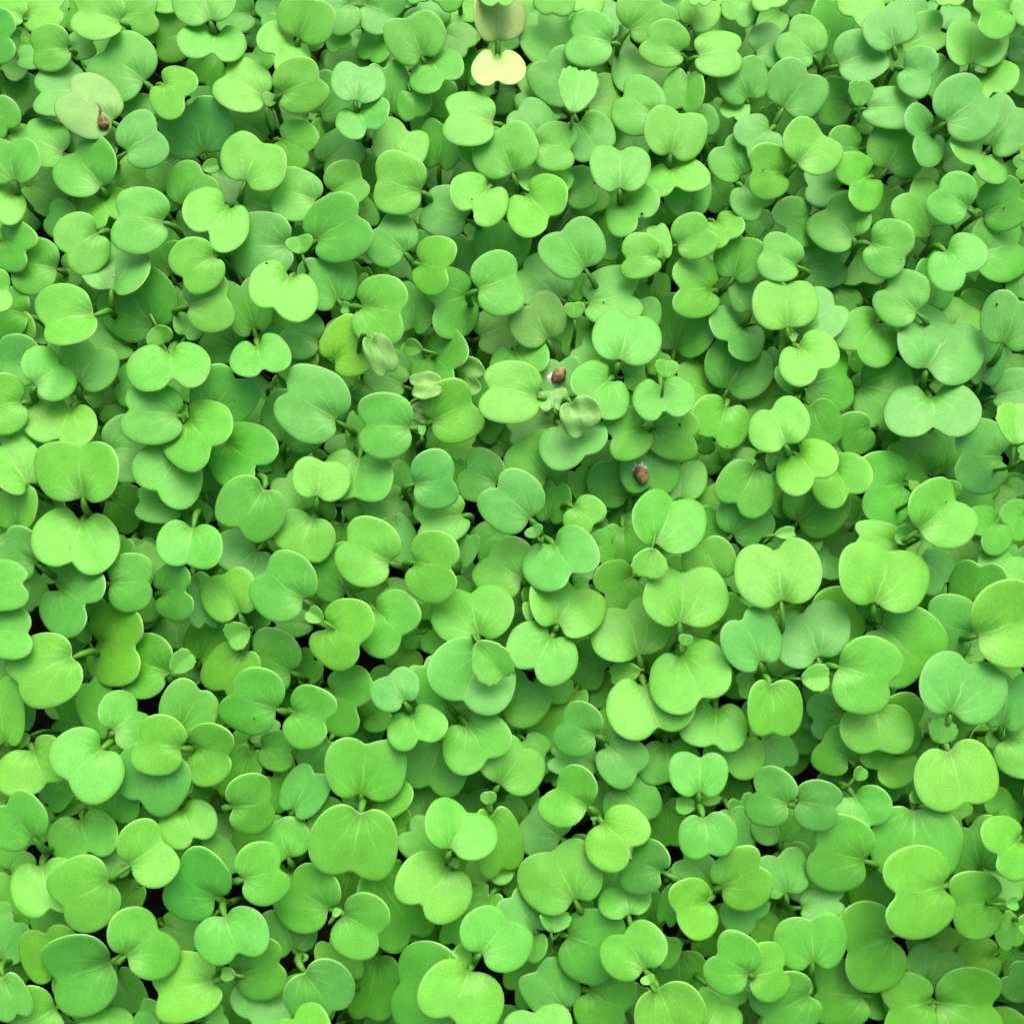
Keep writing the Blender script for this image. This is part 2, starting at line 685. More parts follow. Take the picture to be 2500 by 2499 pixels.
1320 2554 1302 2469 152 1 g
1432 2420 1523 2467 156 3 d
1722 2511 1766 2451 127 2 y
1729 2402 1802 2453 94 3 y
1566 2409 1537 2471 73 4 b
1686 2300 1744 2289 73 5 d
1581 2253 1613 2192 73 4 d
1273 2181 1236 2105 73 4 d
1450 2221 1418 2202 36 2 t
1715 1952 1755 1941 36 4 y
1873 -36 1883 18 87 1 y
1909 22 1829 73 94 4 g
1847 125 1905 91 105 2 b
1989 132 1925 78 120 1 g
2018 141 2032 0 98 3 g
1952 -22 1960 29 94 5 g
2126 -22 2079 44 109 2 y
2217 -15 2235 40 73 3 b
2190 107 2155 24 127 1 b|2206 163 2273 187 116 1 b|2177 174 2202 120 54 1 t
2047 156 2143 121 120 2 b
2202 112 2297 76 94 3 g
2304 65 2313 22 105 4 b
2322 -29 2318 11 65 2 y
2471 22 2395 40 120 1 y
2375 150 2382 60 138 2 y|2400 178 2422 225 145 2 y
2511 120 2463 123 62 3 b
2380 160 2453 145 54 4 g
2521 189 2482 189 87 4 g
2315 145 2268 232 80 3 g
2311 295 2398 232 156 1 b|2275 319 2233 335 145 1 b
2416 353 2482 261 123 2 b|2409 370 2382 404 152 1 g
1912 265 1974 181 141 1 b
2076 250 2003 247 112 2 g|2119 259 2224 268 94 2 g|2097 261 2097 196 54 0 T
1918 421 1836 417 123 1 y|1949 397 2014 328 138 1 y
1887 297 1873 261 47 4 d
2101 359 2032 363 102 3 g
2128 428 2074 455 141 1 y
2192 326 2141 319 73 4 b
2166 413 2210 315 138 2 g
2054 453 1970 453 91 4 b
2228 435 2279 406 73 5 y
2085 578 2016 508 145 1 g|2123 591 2208 624 134 1 g
1981 526 1921 558 120 2 b
2163 555 2173 464 87 4 g
2279 555 2221 467 123 2 g
2367 506 2291 462 120 1 g
2402 520 2489 482 120 2 g
2395 616 2485 595 156 2 g
2308 604 2360 667 145 1 g
2271 595 2300 544 73 4 g
1947 643 1862 613 105 1 g
1961 653 2052 636 112 2 b
2097 616 2108 689 116 4 d
2246 631 2268 682 73 4 g
2518 402 2482 413 58 2 y
2525 373 2492 373 44 1 y
2398 471 2416 428 73 5 d
2134 308 2101 294 54 5 d
2126 326 2112 377 54 5 d
1927 796 1914 695 145 1 y|1952 839 1999 901 141 1 y|1938 836 1934 810 18 1 t
1956 814 2036 745 123 2 b
2242 760 2166 705 134 1 g
2275 749 2282 647 94 3 g
2144 785 2090 856 141 2 d
2326 803 2366 745 102 3 y
2344 734 2395 752 65 4 y
2271 895 2326 790 203 1 b|2275 957 2280 1044 214 1 b
2449 839 2489 734 134 2 b
2402 934 2413 818 83 3 b
2445 934 2474 861 94 4 b
2431 963 2518 948 94 3 b
2434 720 2380 694 91 4 d
2489 665 2489 727 73 3 b
2366 727 2344 687 62 5 d
2478 1086 2482 984 98 0 T|2453 1115 2351 1113 170 1 b
1902 854 1887 923 65 4 b
1963 948 1909 890 73 3 d
1978 937 2068 915 160 2 d
2099 935 2210 966 167 3 d
1931 966 1825 992 94 3 y
1918 1080 1882 1001 141 1 y|1945 1104 1990 1166 145 1 y
1981 988 2014 1082 109 2 g
2126 1044 2054 1068 98 2 g
2032 1137 2072 1205 141 2 y
2213 1180 2112 1195 167 3 g
2213 1046 2173 1104 65 4 y
2275 1151 2195 1075 112 3 d
2300 1158 2315 1064 109 3 g
2300 1158 2424 1216 94 4 d
2293 1180 2337 1213 54 2 t
2248 1292 2333 1220 163 1 y
2228 1198 2231 1173 25 2 t
1945 1278 2025 1195 141 2 d
1945 1195 1880 1213 102 3 g
2036 1216 2097 1253 58 4 d
2380 1253 2434 1216 73 4 g
2453 1180 2482 1216 73 4 d
2395 992 2424 1021 62 5 d
2279 926 2366 948 73 5 d
2032 709 2090 745 62 4 d
1851 789 1902 807 54 5 d
2076 868 2105 897 47 5 d
2521 1100 2489 1108 36 2 g
1909 1461 1894 1345 196 1 y
1999 1602 1956 1500 181 1 b|1956 1657 2025 1653 62 1 T
2192 1320 2097 1309 83 2 y
2228 1309 2184 1305 44 1 t
2143 1470 2173 1345 203 1 y|2153 1532 2255 1626 189 2 y|2155 1523 2144 1483 40 2 t
1981 1352 1952 1305 83 3 g
1909 1352 1883 1323 58 3 g
1996 1392 2028 1352 91 4 b
2068 1294 2018 1345 91 5 d
1891 1305 1941 1298 29 2 t
2003 1526 2090 1490 138 2 y
2126 1476 2105 1534 54 3 b
2315 1320 2308 1403 145 4 d
2250 1360 2308 1425 94 3 b
2257 1483 2282 1414 73 3 y
2376 1548 2268 1515 145 2 b|2393 1552 2521 1508 192 1 y
2373 1501 2395 1381 127 2 g
2431 1418 2471 1356 120 3 g
2416 1360 2467 1323 80 4 g
2438 1273 2395 1309 120 3 d
2511 1254 2463 1283 94 3 d
2050 1628 2170 1668 174 1 g
2329 1740 2366 1622 192 1 b|2317 1829 2355 1958 189 1 y|2286 1813 2308 1755 65 1 T
2141 1726 2144 1831 163 2 y
2166 1762 2240 1766 138 3 d
2072 1856 2007 1809 116 2 y
2061 1737 1985 1758 109 3 b
2003 1686 2050 1729 65 4 y
1923 1798 1996 1809 65 5 d
1865 1802 1916 1871 94 3 D
2445 1776 2474 1653 120 2 b
2438 1657 2474 1621 80 3 g
2358 1599 2398 1610 44 4 y
2453 1802 2532 1845 138 2 y
2416 1827 2431 1787 40 2 T
1883 1610 1941 1642 62 5 d
2018 1617 2050 1595 54 5 d
2271 1809 2246 1853 54 3 g
2108 1273 2199 1269 54 5 d
1921 1963 1844 1932 134 1 D|1950 1956 2037 1970 116 1 D
2192 1829 2144 1878 145 3 y
2083 1940 2126 2014 138 2 g|2086 1902 2108 1873 33 2 t
2163 1887 2199 1938 80 4 d
2115 2106 1992 2070 174 1 g
2233 1976 2228 2119 203 2 g|2253 1952 2224 1934 36 2 t
2250 1960 2351 2003 91 4 d
2315 2166 2190 2184 210 1 y
2436 2204 2337 2208 152 1 y
2395 2119 2366 2018 152 3 g|2395 2119 2500 2170 91 4 g
2498 2050 2438 2086 152 1 y
1925 2184 1898 2090 116 2 b
1920 2076 1960 2108 73 3 b
1956 2213 2047 2199 80 2 b
2126 2119 2126 2221 98 4 y
1967 2144 2083 2195 73 4 y
1905 2054 1891 1981 109 3 d
1987 2353 1981 2244 160 1 g
2184 2288 2074 2322 207 1 y
2268 2398 2297 2322 138 2 b
2271 2289 2351 2326 83 4 y
2431 2333 2355 2355 105 3 y
2449 2235 2471 2308 62 3 y
2110 2434 1994 2420 156 1 y
1979 2431 1865 2482 152 1 g
2268 2449 2168 2463 160 1 y|2291 2453 2425 2453 170 1 y
2521 2416 2463 2380 91 2 b
1858 2235 1880 2304 73 4 y
2453 2206 2485 2202 33 2 t
2373 1974 2409 2003 73 5 d
2431 1999 2474 1952 94 4 d
2521 2257 2492 2257 54 2 y
1836 2032 1807 1952 73 3 g
1793 2032 1833 2032 80 3 b
2445 2366 2489 2322 73 5 d
"""
COLOUR = {
    'y': (0.126, 0.465, 0.032), 'g': (0.096, 0.425, 0.034), 'b': (0.098, 0.405, 0.054),
    'd': (0.090, 0.410, 0.024), 'D': (0.080, 0.350, 0.040), 'm': (0.085, 0.425, 0.035),  # d: slightly deeper green, largely shade on lower leaves put into the colour
    'Y': (0.155, 0.510, 0.010), 'p': (0.145, 0.380, 0.065), 'P': (0.290, 0.440, 0.115),
    'Q': (0.400, 0.620, 0.170), 'r': (0.122, 0.390, 0.046), 'W': (0.110, 0.310, 0.042),
    'V': (0.120, 0.340, 0.056), 't': (0.118, 0.440, 0.040), 'T': (0.132, 0.475, 0.046),
}

def ray(px, py):                      # direction per unit depth along the optical axis
    return V0 + RIGHT * ((px - 1250.0) / F) - UP * ((py - 1249.5) / F)

def at_height(px, py, z):
    d = ray(px, py)
    return CAM + d * ((z - CAM[2]) / d[2])

# ------------------------------------------------------------------ leaf shapes
def catmull(pts, n, closed=True):
    P = np.asarray(pts, float)
    m = len(P)
    out = []
    sub = 6
    rngi = range(m) if closed else range(m - 1)
    for i in rngi:
        p0, p1, p2, p3 = P[(i - 1) % m], P[i], P[(i + 1) % m], P[(i + 2) % m]
        for k in range(sub):
            t = k / sub
            out.append(0.5 * ((2 * p1) + (-p0 + p2) * t + (2 * p0 - 5 * p1 + 4 * p2 - p3) * t * t + (-p0 + 3 * p1 - 3 * p2 + p3) * t ** 3))
    Q = np.array(out)
    seg = np.linalg.norm(np.roll(Q, -1, 0) - Q, axis=1)
    cum = np.concatenate([[0], np.cumsum(seg)])
    u = np.linspace(0, cum[-1], n, endpoint=False)
    Q2 = np.vstack([Q, Q[:1]])
    return np.stack([np.interp(u, cum, Q2[:, 0]), np.interp(u, cum, Q2[:, 1])], 1)

NA = 44
def seed_outline(k, rnd):
    nd = rnd.uniform(-0.05, 0.05) + 0.22 * k       # deeper tip notch
    cl = rnd.uniform(-0.05, 0.06) + 0.24 * k       # deeper cleft at the petiole
    sh = rnd.uniform(-0.06, 0.06)
    half = [(0.055, 0.02), (0.13, -0.015 - 0.3 * cl), (0.30, -0.075 - cl), (0.56, -0.06 - cl * 0.9), (0.82, 0.08 - cl * 0.5),
            (0.985, 0.31 + sh * 0.4), (1.03, 0.58 + sh), (0.96, 0.84 + nd * 0.4 + sh * 0.5), (0.78, 1.03 + nd * 0.8), (0.54, 1.11 + nd),
            (0.30, 1.105 + nd), (0.12, 1.045 + nd * 0.5), (0.035, 1.005)]
    a = rnd.uniform(-0.07, 0.07)
    b = rnd.uniform(-0.06, 0.06)
    R = [(x * (1 + a), y * (1 + b * x)) for x, y in half]
    L = [(-x * (1 - a), y * (1 - b * x)) for x, y in reversed(half)]
    o = catmull([(0.0, 0.03)] + R + [(0.0, 0.99)] + L, NA)
    th = np.linspace(0, 2 * np.pi, NA, endpoint=False)
    for f in (2, 3, 5):
        amp = {2: 0.014, 3: 0.014, 5: 0.008}[f]
        o *= (1 + amp * np.sin(f * th + rnd.uniform(0, 6.28)))[:, None]
    o[:, 1] -= 0.0
    return o

def true_outline(rnd, serrate):
    half = [(0.14, 0.0), (0.42, 0.07), (0.78, 0.26), (1.0, 0.50), (1.0, 0.74), (0.80, 0.92), (0.44, 1.0), (0.13, 0.985)]
    o = catmull([(0.0, 0.0)] + half + [(0.0, 0.97)] + [(-x, y) for x, y in reversed(half)], NA)
    if serrate:
        z = np.where(np.arange(NA) % 3 == 0, 0.055, np.where(np.arange(NA) % 3 == 1, 0.015, -0.03))
        f = np.clip((o[:, 1] - 0.2) / 0.3, 0, 1)
        o[:, 0] *= 1 + z * f
        o[:, 1] = 0.5 + (o[:, 1] - 0.5) * (1 + z * f)
    return o

TOPS = (0.22, 0.44, 0.64, 0.81, 0.92, 0.978)
BOTS = (0.93,)            # the underside is only turned in at the margin: the blade itself is one thin translucent sheet
def blade_faces():
    f = []
    # 0 centre, then top rings, rim, bottom rings, bottom centre
    nr = len(TOPS) + 1 + len(BOTS)
    idx = lambda r, j: 1 + r * NA + (j % NA)
    for j in range(NA):
        f.append((0, idx(0, j), idx(0, j + 1)))
    for r in range(nr - 1):
        for j in range(NA):
            f.append((idx(r, j), idx(r + 1, j), idx(r + 1, j + 1), idx(r, j + 1)))
    return f
def flat_faces(faces):
    return (np.array([i for f in faces for i in f], np.int32), np.array([len(f) for f in faces], np.int32))
BF = blade_faces()
BF_A, BF_B = flat_faces(BF), flat_faces([tuple(reversed(f)) for f in BF])
TUBE_CACHE = {}
RS = np.array(TOPS + (1.0,) + BOTS)
SIDE = np.array([1.0] * len(TOPS) + [0.0] + [-1.0] * len(BOTS))

class Leaf:
    pass

LITE = np.array([0.05, 0.38, 0.92])
def best_sign(q, pitch):
    d2 = q.t - q.b
    v = ray(*((q.b + q.t) / 2)); v = v / np.linalg.norm(v)
    ax = RIGHT * d2[0] - UP * d2[1]
    ln = np.linalg.norm(ax)
    wd = RIGHT * -d2[1] - UP * d2[0]
    sc_ = []
    for sg in (1, -1):
        n = np.cross(wd, ax + v * sg * pitch * ln); n /= np.linalg.norm(n)
        if n @ V0 > 0:
            n = -n
        sc_.append((n @ LITE, sg))
    return max(sc_)[1]

def best_roll(q):
    d2 = q.t - q.b
    v = ray(*((q.b + q.t) / 2)); v = v / np.linalg.norm(v)
    ax = RIGHT * d2[0] - UP * d2[1]
    wd = RIGHT * -d2[1] - UP * d2[0]
    sc_ = []
    for sg in (1, -1):
        n = np.cross(wd + v * sg * 0.4 * np.linalg.norm(wd), ax); n /= np.linalg.norm(n)
        if n @ V0 > 0:
            n = -n
        sc_.append((n @ LITE, sg))
    return max(sc_)[1]

def plan_leaf(bx, by, tx, ty, w, lvl, cls, rnd):
    """turn the measured base, tip and width into a blade standing in space (its depth is settled later)"""
    q = Leaf()
    q.lvl, q.cls, q.rnd = lvl, cls, rnd
    q.b, q.t, q.w = np.array([bx, by], float), np.array([tx, ty], float), float(w) * 1.09
    q.true = cls in 'tT'
    q.wither = cls in 'WV'
    r = np.linalg.norm(q.t - q.b) / q.w
    if q.true:
        q.out = true_outline(rnd, cls == 'T')
        q.pitch = rnd.uniform(-0.25, 0.45)
        q.roll = rnd.uniform(-0.3, 0.3)
    else:
        k = min(1.0, max(0.0, (0.62 - r) / 0.30))
        q.out = seed_outline(k, rnd)
        rt = 0.66 - 0.14 * k
        if r < rt:
            q.pitch = math.sqrt((rt / r) ** 2 - 1)
            q.pitch = min(q.pitch, 0.85) * best_sign(q, q.pitch)
        else:
            q.pitch = 0.0
        q.pitch += rnd.gauss(0, 0.10)
        q.roll = rnd.gauss(0, 0.11)
        if r > 0.76:
            q.roll += best_roll(q) * min(0.45, math.sqrt((r / 0.70) ** 2 - 1) * 0.7)
    q.fold = rnd.uniform(-0.02, 0.10)
    q.dome = rnd.uniform(0.02, 0.085)
    q.wav = [rnd.uniform(0, 6.28) for _ in range(4)]
    q.bend = rnd.uniform(-0.10, 0.06)
    q.dimple = rnd.uniform(0.09, 0.17)
    q.twist = rnd.uniform(-0.06, 0.06)
    q.th = 0.00022
    if rnd.random() < 0.14:
        q.fold = rnd.uniform(0.14, 0.28)
    if rnd.random() < 0.12:
        q.bend = rnd.uniform(-0.32, -0.18)
    if q.true:
        q.fold, q.dome, q.dimple, q.bend = rnd.uniform(0.25, 0.45), 0.05, 0.0, rnd.uniform(-0.35, -0.1)
    if q.wither:
        q.fold, q.dome = 0.2, 0.3
    q.jz = [0.066, 0.0645, 0.0602, 0.0552, 0.0490, 0.0410][min(lvl, 5)] + rnd.uniform(-0.0022, 0.0022)
    if lvl == 0:
        q.jz = 0.0685
    c = (q.b + q.t) / 2
    q.depth = (at_height(c[0], c[1], q.jz) - CAM) @ V0
    return q

def frame(q):
    c = (q.b + q.t) / 2
    s = q.depth / F
    v = ray(*c); v = v / np.linalg.norm(v)
    d2 = q.t - q.b
    ax = (RIGHT * d2[0] - UP * d2[1]) * s
    ln = np.linalg.norm(ax)
    pd = np.array([-d2[1], d2[0]]) / max(1e-6, np.linalg.norm(d2))
    wd = (RIGHT * pd[0] - UP * pd[1]) * (s * q.w * 0.5)
    ax3 = ax + v * (q.pitch * ln)
    wd3 = wd + v * (q.roll * np.linalg.norm(wd))
    C = CAM + ray(*c) * q.depth
    B = C - ax3 * 0.5
    n = np.cross(wd3, ax3); n /= np.linalg.norm(n)
    if n @ V0 > 0:
        n = -n
    return B, ax3, wd3, n

def surf_h(q, x, y):
    yy = y - 0.55
    h = q.fold * (np.sqrt(x * x + 0.02) - 0.14) - q.dome * (0.55 * x * x + 0.5 * yy * yy) * 1.0
    h = h + q.bend * yy * 0.6 * np.abs(yy) + q.twist * x * yy
    h = h - q.dimple * np.exp(-((x / 0.26) ** 2 + ((y - 0.02) / 0.30) ** 2))
    h = h + 0.011 * np.sin(4.1 * x + q.wav[0]) * np.sin(5.3 * y + q.wav[1]) + 0.006 * np.sin(8.3 * x + 5 * y + q.wav[2])
    rr = np.clip((x * x + yy * yy * 1.4) - 0.45, 0, 1)
    h = h + 0.045 * rr * np.sin(3 * np.arctan2(x, yy) + q.wav[3])
    if q.wither:
        h = h + 0.16 * np.sin(5 * x + 3 * y + q.dome * 30) * np.cos(4 * y - 2 * x)
    return h

# ------------------------------------------------------------------ who covers whom: a coarse depth map over the picture and a margin round it
G0, G1, GS = -700.0, 3200.0, 8.0
GN = int((G1 - G0) / GS)
gx = G0 + (np.arange(GN) + 0.5) * GS
FAR = np.full((GN, GN), -1.0)
NEAR = np.full((GN, GN), 9.0)

def project(P):
    d = P - CAM
    dep = d @ V0
    return np.stack([1250.0 + F * (d @ RIGHT) / dep, 1249.5 - F * (d @ UP) / dep], 1), dep

def raster(q, shrink=0.97):
    B, a, w, n = frame(q)
    o = q.out[::2]
    c0 = np.array([0.0, 0.55])
    o = c0 + (o - c0) * shrink
    P = B + o[:, 1:2] * a + o[:, :1] * w
    pp, dep = project(P)
    i0 = max(0, int((pp[:, 0].min() - G0) / GS)); i1 = min(GN - 1, int((pp[:, 0].max() - G0) / GS) + 1)
    j0 = max(0, int((pp[:, 1].min() - G0) / GS)); j1 = min(GN - 1, int((pp[:, 1].max() - G0) / GS) + 1)
    if i1 <= i0 or j1 <= j0:
        return None
    X, Y = np.meshgrid(gx[i0:i1 + 1], gx[j0:j1 + 1])
    x1, y1 = pp[:, 0], pp[:, 1]
    x2, y2 = np.roll(x1, -1), np.roll(y1, -1)
    dyy = np.where(np.abs(y2 - y1) < 1e-9, 1e-9, y2 - y1)
    ys = gx[j0:j1 + 1]
    up_ = (ys[None, :] < y1[:, None]) != (ys[None, :] < y2[:, None])
    xc = (x2 - x1)[:, None] * (ys[None, :] - y1[:, None]) / dyy[:, None] + x1[:, None]
    inside = ((up_[:, :, None] & (gx[None, None, i0:i1 + 1] < xc[:, :, None])).sum(0) % 2) == 1
    dx = (X - 1250.0) / F; dy = (Y - 1249.5) / F
    dn = V0 @ n + dx * (RIGHT @ n) - dy * (UP @ n)
    D = np.clip(((B - CAM) @ n) / np.where(np.abs(dn) < 1e-4, -1e-4, dn), dep.min() - 0.001, dep.max() + 0.001)
    return (slice(j0, j1 + 1), slice(i0, i1 + 1)), inside, D

GAP = 0.0013
def settle(q, maxdepth=0.262):
    """lower the leaf until it lies under everything that covers it"""
    for it in range(4):
        r = raster(q)
        if r is None:
            return False
        sl, m, D = r
        if not m.any():
            return False
        need = (FAR[sl] + GAP - D)[m]
        hit = FAR[sl][m] > 0
        if not hit.any():
            break
        d = np.percentile(need[hit], 93)
        if d <= 0:
            break
        q.depth = min(q.depth + d, maxdepth + 0.02)
    return True

def commit(q):
    r = raster(q, 1.0)
    if r is None:
        return
    sl, m, D = r
    FAR[sl][m] = np.maximum(FAR[sl][m], D[m] + 0.0008)
    NEAR[sl][m] = np.minimum(NEAR[sl][m], D[m])

# ------------------------------------------------------------------ read the seedlings
plants = []
for line in DATA.strip().split('\n'):
    g = []
    for part in line.split('|'):
        a = part.split()
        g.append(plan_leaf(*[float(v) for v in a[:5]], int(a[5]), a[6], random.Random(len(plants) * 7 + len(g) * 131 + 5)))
    plants.append(g)

# leaves measured singly whose bases meet belong to one seedling
def axis2(q):
    d = q.t - q.b
    return d / np.linalg.norm(d)
single = [i for i, g in enumerate(plants) if len(g) == 1 and g[0].cls in 'ygbdDmr']
used = set()
for ii, i in enumerate(single):
    if i in used:
        continue
    best = None
    for j in single[ii + 1:]:
        if j in used:
            continue
        A, Bq = plants[i][0], plants[j][0]
        dist = np.linalg.norm(A.b - Bq.b)
        if dist < 80 and axis2(A) @ axis2(Bq) < -0.2 and abs(A.lvl - Bq.lvl) <= 1 and abs(math.log(A.w / Bq.w)) < 0.55:
            sep = (Bq.b - A.b) @ (Bq.t - A.b)
            if dist < 14 or sep > 0:
                if best is None or dist < best[0]:
                    best = (dist, j)
    if best:
        used.add(i); used.add(best[1])
        plants[i].append(plants[best[1]][0])
        plants[best[1]] = None
plants = [p for p in plants if p]
frame_plants = list(plants)

for p in plants:
    for q in p:
        if q.true and q.lvl >= 1 and not p[0].true:
            q.depth = p[0].depth + 0.0005
order = sorted([(q.lvl, k, q) for k, p in enumerate(plants) for q in p], key=lambda e: (e[0], e[1]))
for lv, k, q in order:
    settle(q)
    commit(q)

# the second seed leaf of a seedling that shows only one: it is there, under its neighbours
def add_partner(p, rnd):
    q = p[0]
    ax = axis2(q)
    for att in range(14):
        ang = math.pi + rnd.uniform(-0.75, 0.75)
        ca, sa = math.cos(ang), math.sin(ang)
        d = np.array([ax[0] * ca - ax[1] * sa, ax[0] * sa + ax[1] * ca])
        w = q.w * rnd.uniform(0.72, 0.98)
        b = q.b - ax * rnd.uniform(6, 22) + d * rnd.uniform(4, 14)
        t = b + d * w * rnd.uniform(0.5, 0.66)
        n = plan_leaf(b[0], b[1], t[0], t[1], w, min(5, q.lvl + 1), q.cls if q.cls in 'ygbdDm' else 'g', rnd)
        settle(n)
        if n.depth - q.depth > 0.028:
            continue
        r = raster(n, 1.0)
        if r is None:
            continue
        sl, m, D = r
        cov = (NEAR[sl][m] < D[m]).mean() if m.any() else 0
        if cov > 0.93:
            commit(n)
            p.append(n)
            return True
    return False
npart = 0
for k, p in enumerate(plants):
    if len([q for q in p if not q.true]) == 1 and p[0].lvl <= 3 and not p[0].true:
        npart += add_partner(p, random.Random(900 + k))

# ------------------------------------------------------------------ deep leaves in the remaining holes, and the bed going on outside the picture
fill = []
KEEP_DARK = [(130, 1790, 40), (1080, 1480 + 430, 30), (230, 1270, 30), (1140, 1930, 35), (790, 1060, 30), (430, 1750, 30), (380, 2080, 30),
             (1170, 660, 26), (2460, 2420, 60), (100, 1760, 60), (395, 2190, 30), (770, 1740, 30), (1560, 630, 26), (1590, 1020, 26)]
def keep_dark(x, y):
    return any((x - a) ** 2 + (y - b) ** 2 < r * r for a, b, r in KEEP_DARK)
def scatter(n, region, lv, wmin, wmax, need):
    made = 0
    rnd = random.Random(4000 + n)
    for k in range(n):
        x, y = rnd.uniform(G0 + 60, G1 - 60), rnd.uniform(G0 + 60, G1 - 60)
        if need:
            if k % 25 == 0:
                holes = np.argwhere(FAR < 0)
            hj, hi = holes[rnd.randrange(len(holes))]
            x, y = gx[hi] + rnd.uniform(-3, 3), gx[hj] + rnd.uniform(-3, 3)
            if not (G0 + 60 < x < G1 - 60 and G0 + 60 < y < G1 - 60):
                continue
        if not region(x, y):
            continue
        ix, iy = int((x - G0) / GS), int((y - G0) / GS)
        if need and FAR[iy, ix] > 0:
            continue
        if need and 0 < x < 2500 and 0 < y < 2500 and rnd.random() < min(0.7, max(0.0, y - 700) / 1900.0):
            continue
        if need and keep_dark(x, y):
            continue
        a = rnd.uniform(0, 6.283)
        persp = 1.12 - 0.26 * (1 - y / 2500.0)
        g = []
        w = rnd.uniform(wmin, wmax) * persp
        for sgn in (1, -1):
            aa = a + (0 if sgn == 1 else math.pi + rnd.uniform(-0.6, 0.6))
            d = np.array([math.cos(aa), math.sin(aa)])
            off = 12 if sgn == 1 else 16
            if need:
                b = np.array([x, y]) + d * off - np.array([math.cos(a), math.sin(a)]) * 40
            else:
                b = np.array([x, y]) + d * off
            ww = w * rnd.uniform(0.9, 1.08)
            t = b + d * ww * rnd.uniform(0.5, 0.68)
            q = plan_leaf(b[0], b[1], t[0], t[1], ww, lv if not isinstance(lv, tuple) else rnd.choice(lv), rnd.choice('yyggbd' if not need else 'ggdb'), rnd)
            settle(q)
            if need:
                # never cover a measured leaf
                r = raster(q, 1.0)
                if r is None:
                    continue
                sl, m, D = r
                bad = ((NEAR[sl][m] > D[m]) & (NEAR[sl][m] < 8)).sum()
                if bad > 0.02 * m.sum():
                    continue
            commit(q)
            g.append(q)
        if g:
            fill.append(g)
            made += 1
    return made
outside = lambda x, y: not (20 < x < 2480 and 20 < y < 2480)
inside = lambda x, y: -10 < x < 2510 and -10 < y < 2510
n1 = scatter(420, outside, (1, 2, 2, 3), 130, 190, False)
n3 = scatter(700, outside, (3, 4), 110, 170, True)
n2 = scatter(1300, inside, (4, 5), 95, 135, True)

# ------------------------------------------------------------------ meshes
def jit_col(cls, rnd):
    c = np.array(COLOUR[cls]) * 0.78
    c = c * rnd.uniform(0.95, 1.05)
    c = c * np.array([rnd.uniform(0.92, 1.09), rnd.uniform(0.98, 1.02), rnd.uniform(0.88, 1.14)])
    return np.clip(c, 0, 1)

def blade_arrays(q):
    B, a, w, n = frame(q)
    o = q.out
    c0 = np.array([0.0, 0.55])
    W = np.linalg.norm(w)
    th = q.th * min(1.0, q.w / 120.0 + 0.25)
    pts, lp = [], []
    uv = [c0]
    S = [0.0]
    for s in RS:
        ring = c0 + (o - c0) * s
        uv.append(ring); S.append(s)
    V = [B + a * c0[1] + n * (float(surf_h(q, np.array(0.0), np.array(c0[1]))) * W + th)]
    LP = [(0.0, c0[1], 0.0)]
    for r, s in enumerate(RS):
        ring = uv[r + 1]
        x, y = ring[:, 0], ring[:, 1]
        h = surf_h(q, x, y) * W
        # margin curls under a little
        h = h - 0.007 * W * np.clip((s - 0.80) / 0.2, 0, 1) ** 2
        thick = th * (1.0 if s < 0.95 else (0.72 if s < 0.99 else 0.0)) * SIDE[r]
        P = B + y[:, None] * a + x[:, None] * w + (h + thick)[:, None] * n
        V.extend(P)
        LP.extend(np.stack([x, y, np.full_like(x, s)], 1))
    V = np.array(V); LP = np.array(LP, float)
    flip = np.cross(w, a) @ n < 0
    faces = BF_A if flip else BF_B
    # the point and direction where the petiole leaves the blade
    y0 = 0.09
    q.root = B + a * y0 + n * (float(surf_h(q, np.array(0.0), np.array(y0))) * W - 0.00025)
    q.adir = a / np.linalg.norm(a)
    q.nrm = n
    q.W = W
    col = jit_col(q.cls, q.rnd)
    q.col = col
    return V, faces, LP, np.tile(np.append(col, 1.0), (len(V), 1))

def tube(path, radii, col_a, col_b, sides=7, pos=(0.13, -0.13, 0.3), flat=1.0):
    path = np.asarray(path, float)
    m = len(path)
    V, LP, C, Fc = [], [], [], []
    tan = np.gradient(path, axis=0)
    ref = np.array([0.31, 0.87, 0.38])
    for i in range(m):
        t = tan[i] / (np.linalg.norm(tan[i]) + 1e-12)
        u = np.cross(t, ref); u /= np.linalg.norm(u) + 1e-12
        v = np.cross(t, u)
        f = i / (m - 1)
        for k in range(sides):
            an = 2 * math.pi * k / sides
            V.append(path[i] + radii[i] * (math.cos(an) * u + math.sin(an) * v * flat))
            LP.append(pos)
            C.append(np.append(col_a * (1 - f) + col_b * f, 1.0))
    for i in range(m - 1):
        for k in range(sides):
            k2 = (k + 1) % sides
            Fc.append((i * sides + k, i * sides + k2, (i + 1) * sides + k2, (i + 1) * sides + k))
    Fc.append(tuple(reversed(range(sides))))
    Fc.append(tuple((m - 1) * sides + k for k in range(sides)))
    if (m, sides) not in TUBE_CACHE:
        TUBE_CACHE[(m, sides)] = flat_faces(Fc)
    return np.array(V), TUBE_CACHE[(m, sides)], np.array(LP, float), np.array(C)

def bez(p0, p1, p2, p3, n):
    t = np.linspace(0, 1, n)[:, None]
    return (1 - t) ** 3 * p0 + 3 * (1 - t) ** 2 * t * p1 + 3 * (1 - t) * t * t * p2 + t ** 3 * p3

PET = np.array([0.058, 0.190, 0.010])
STEM = np.array([0.075, 0.190, 0.028])
STEMLOW = np.array([0.20, 0.23, 0.12])

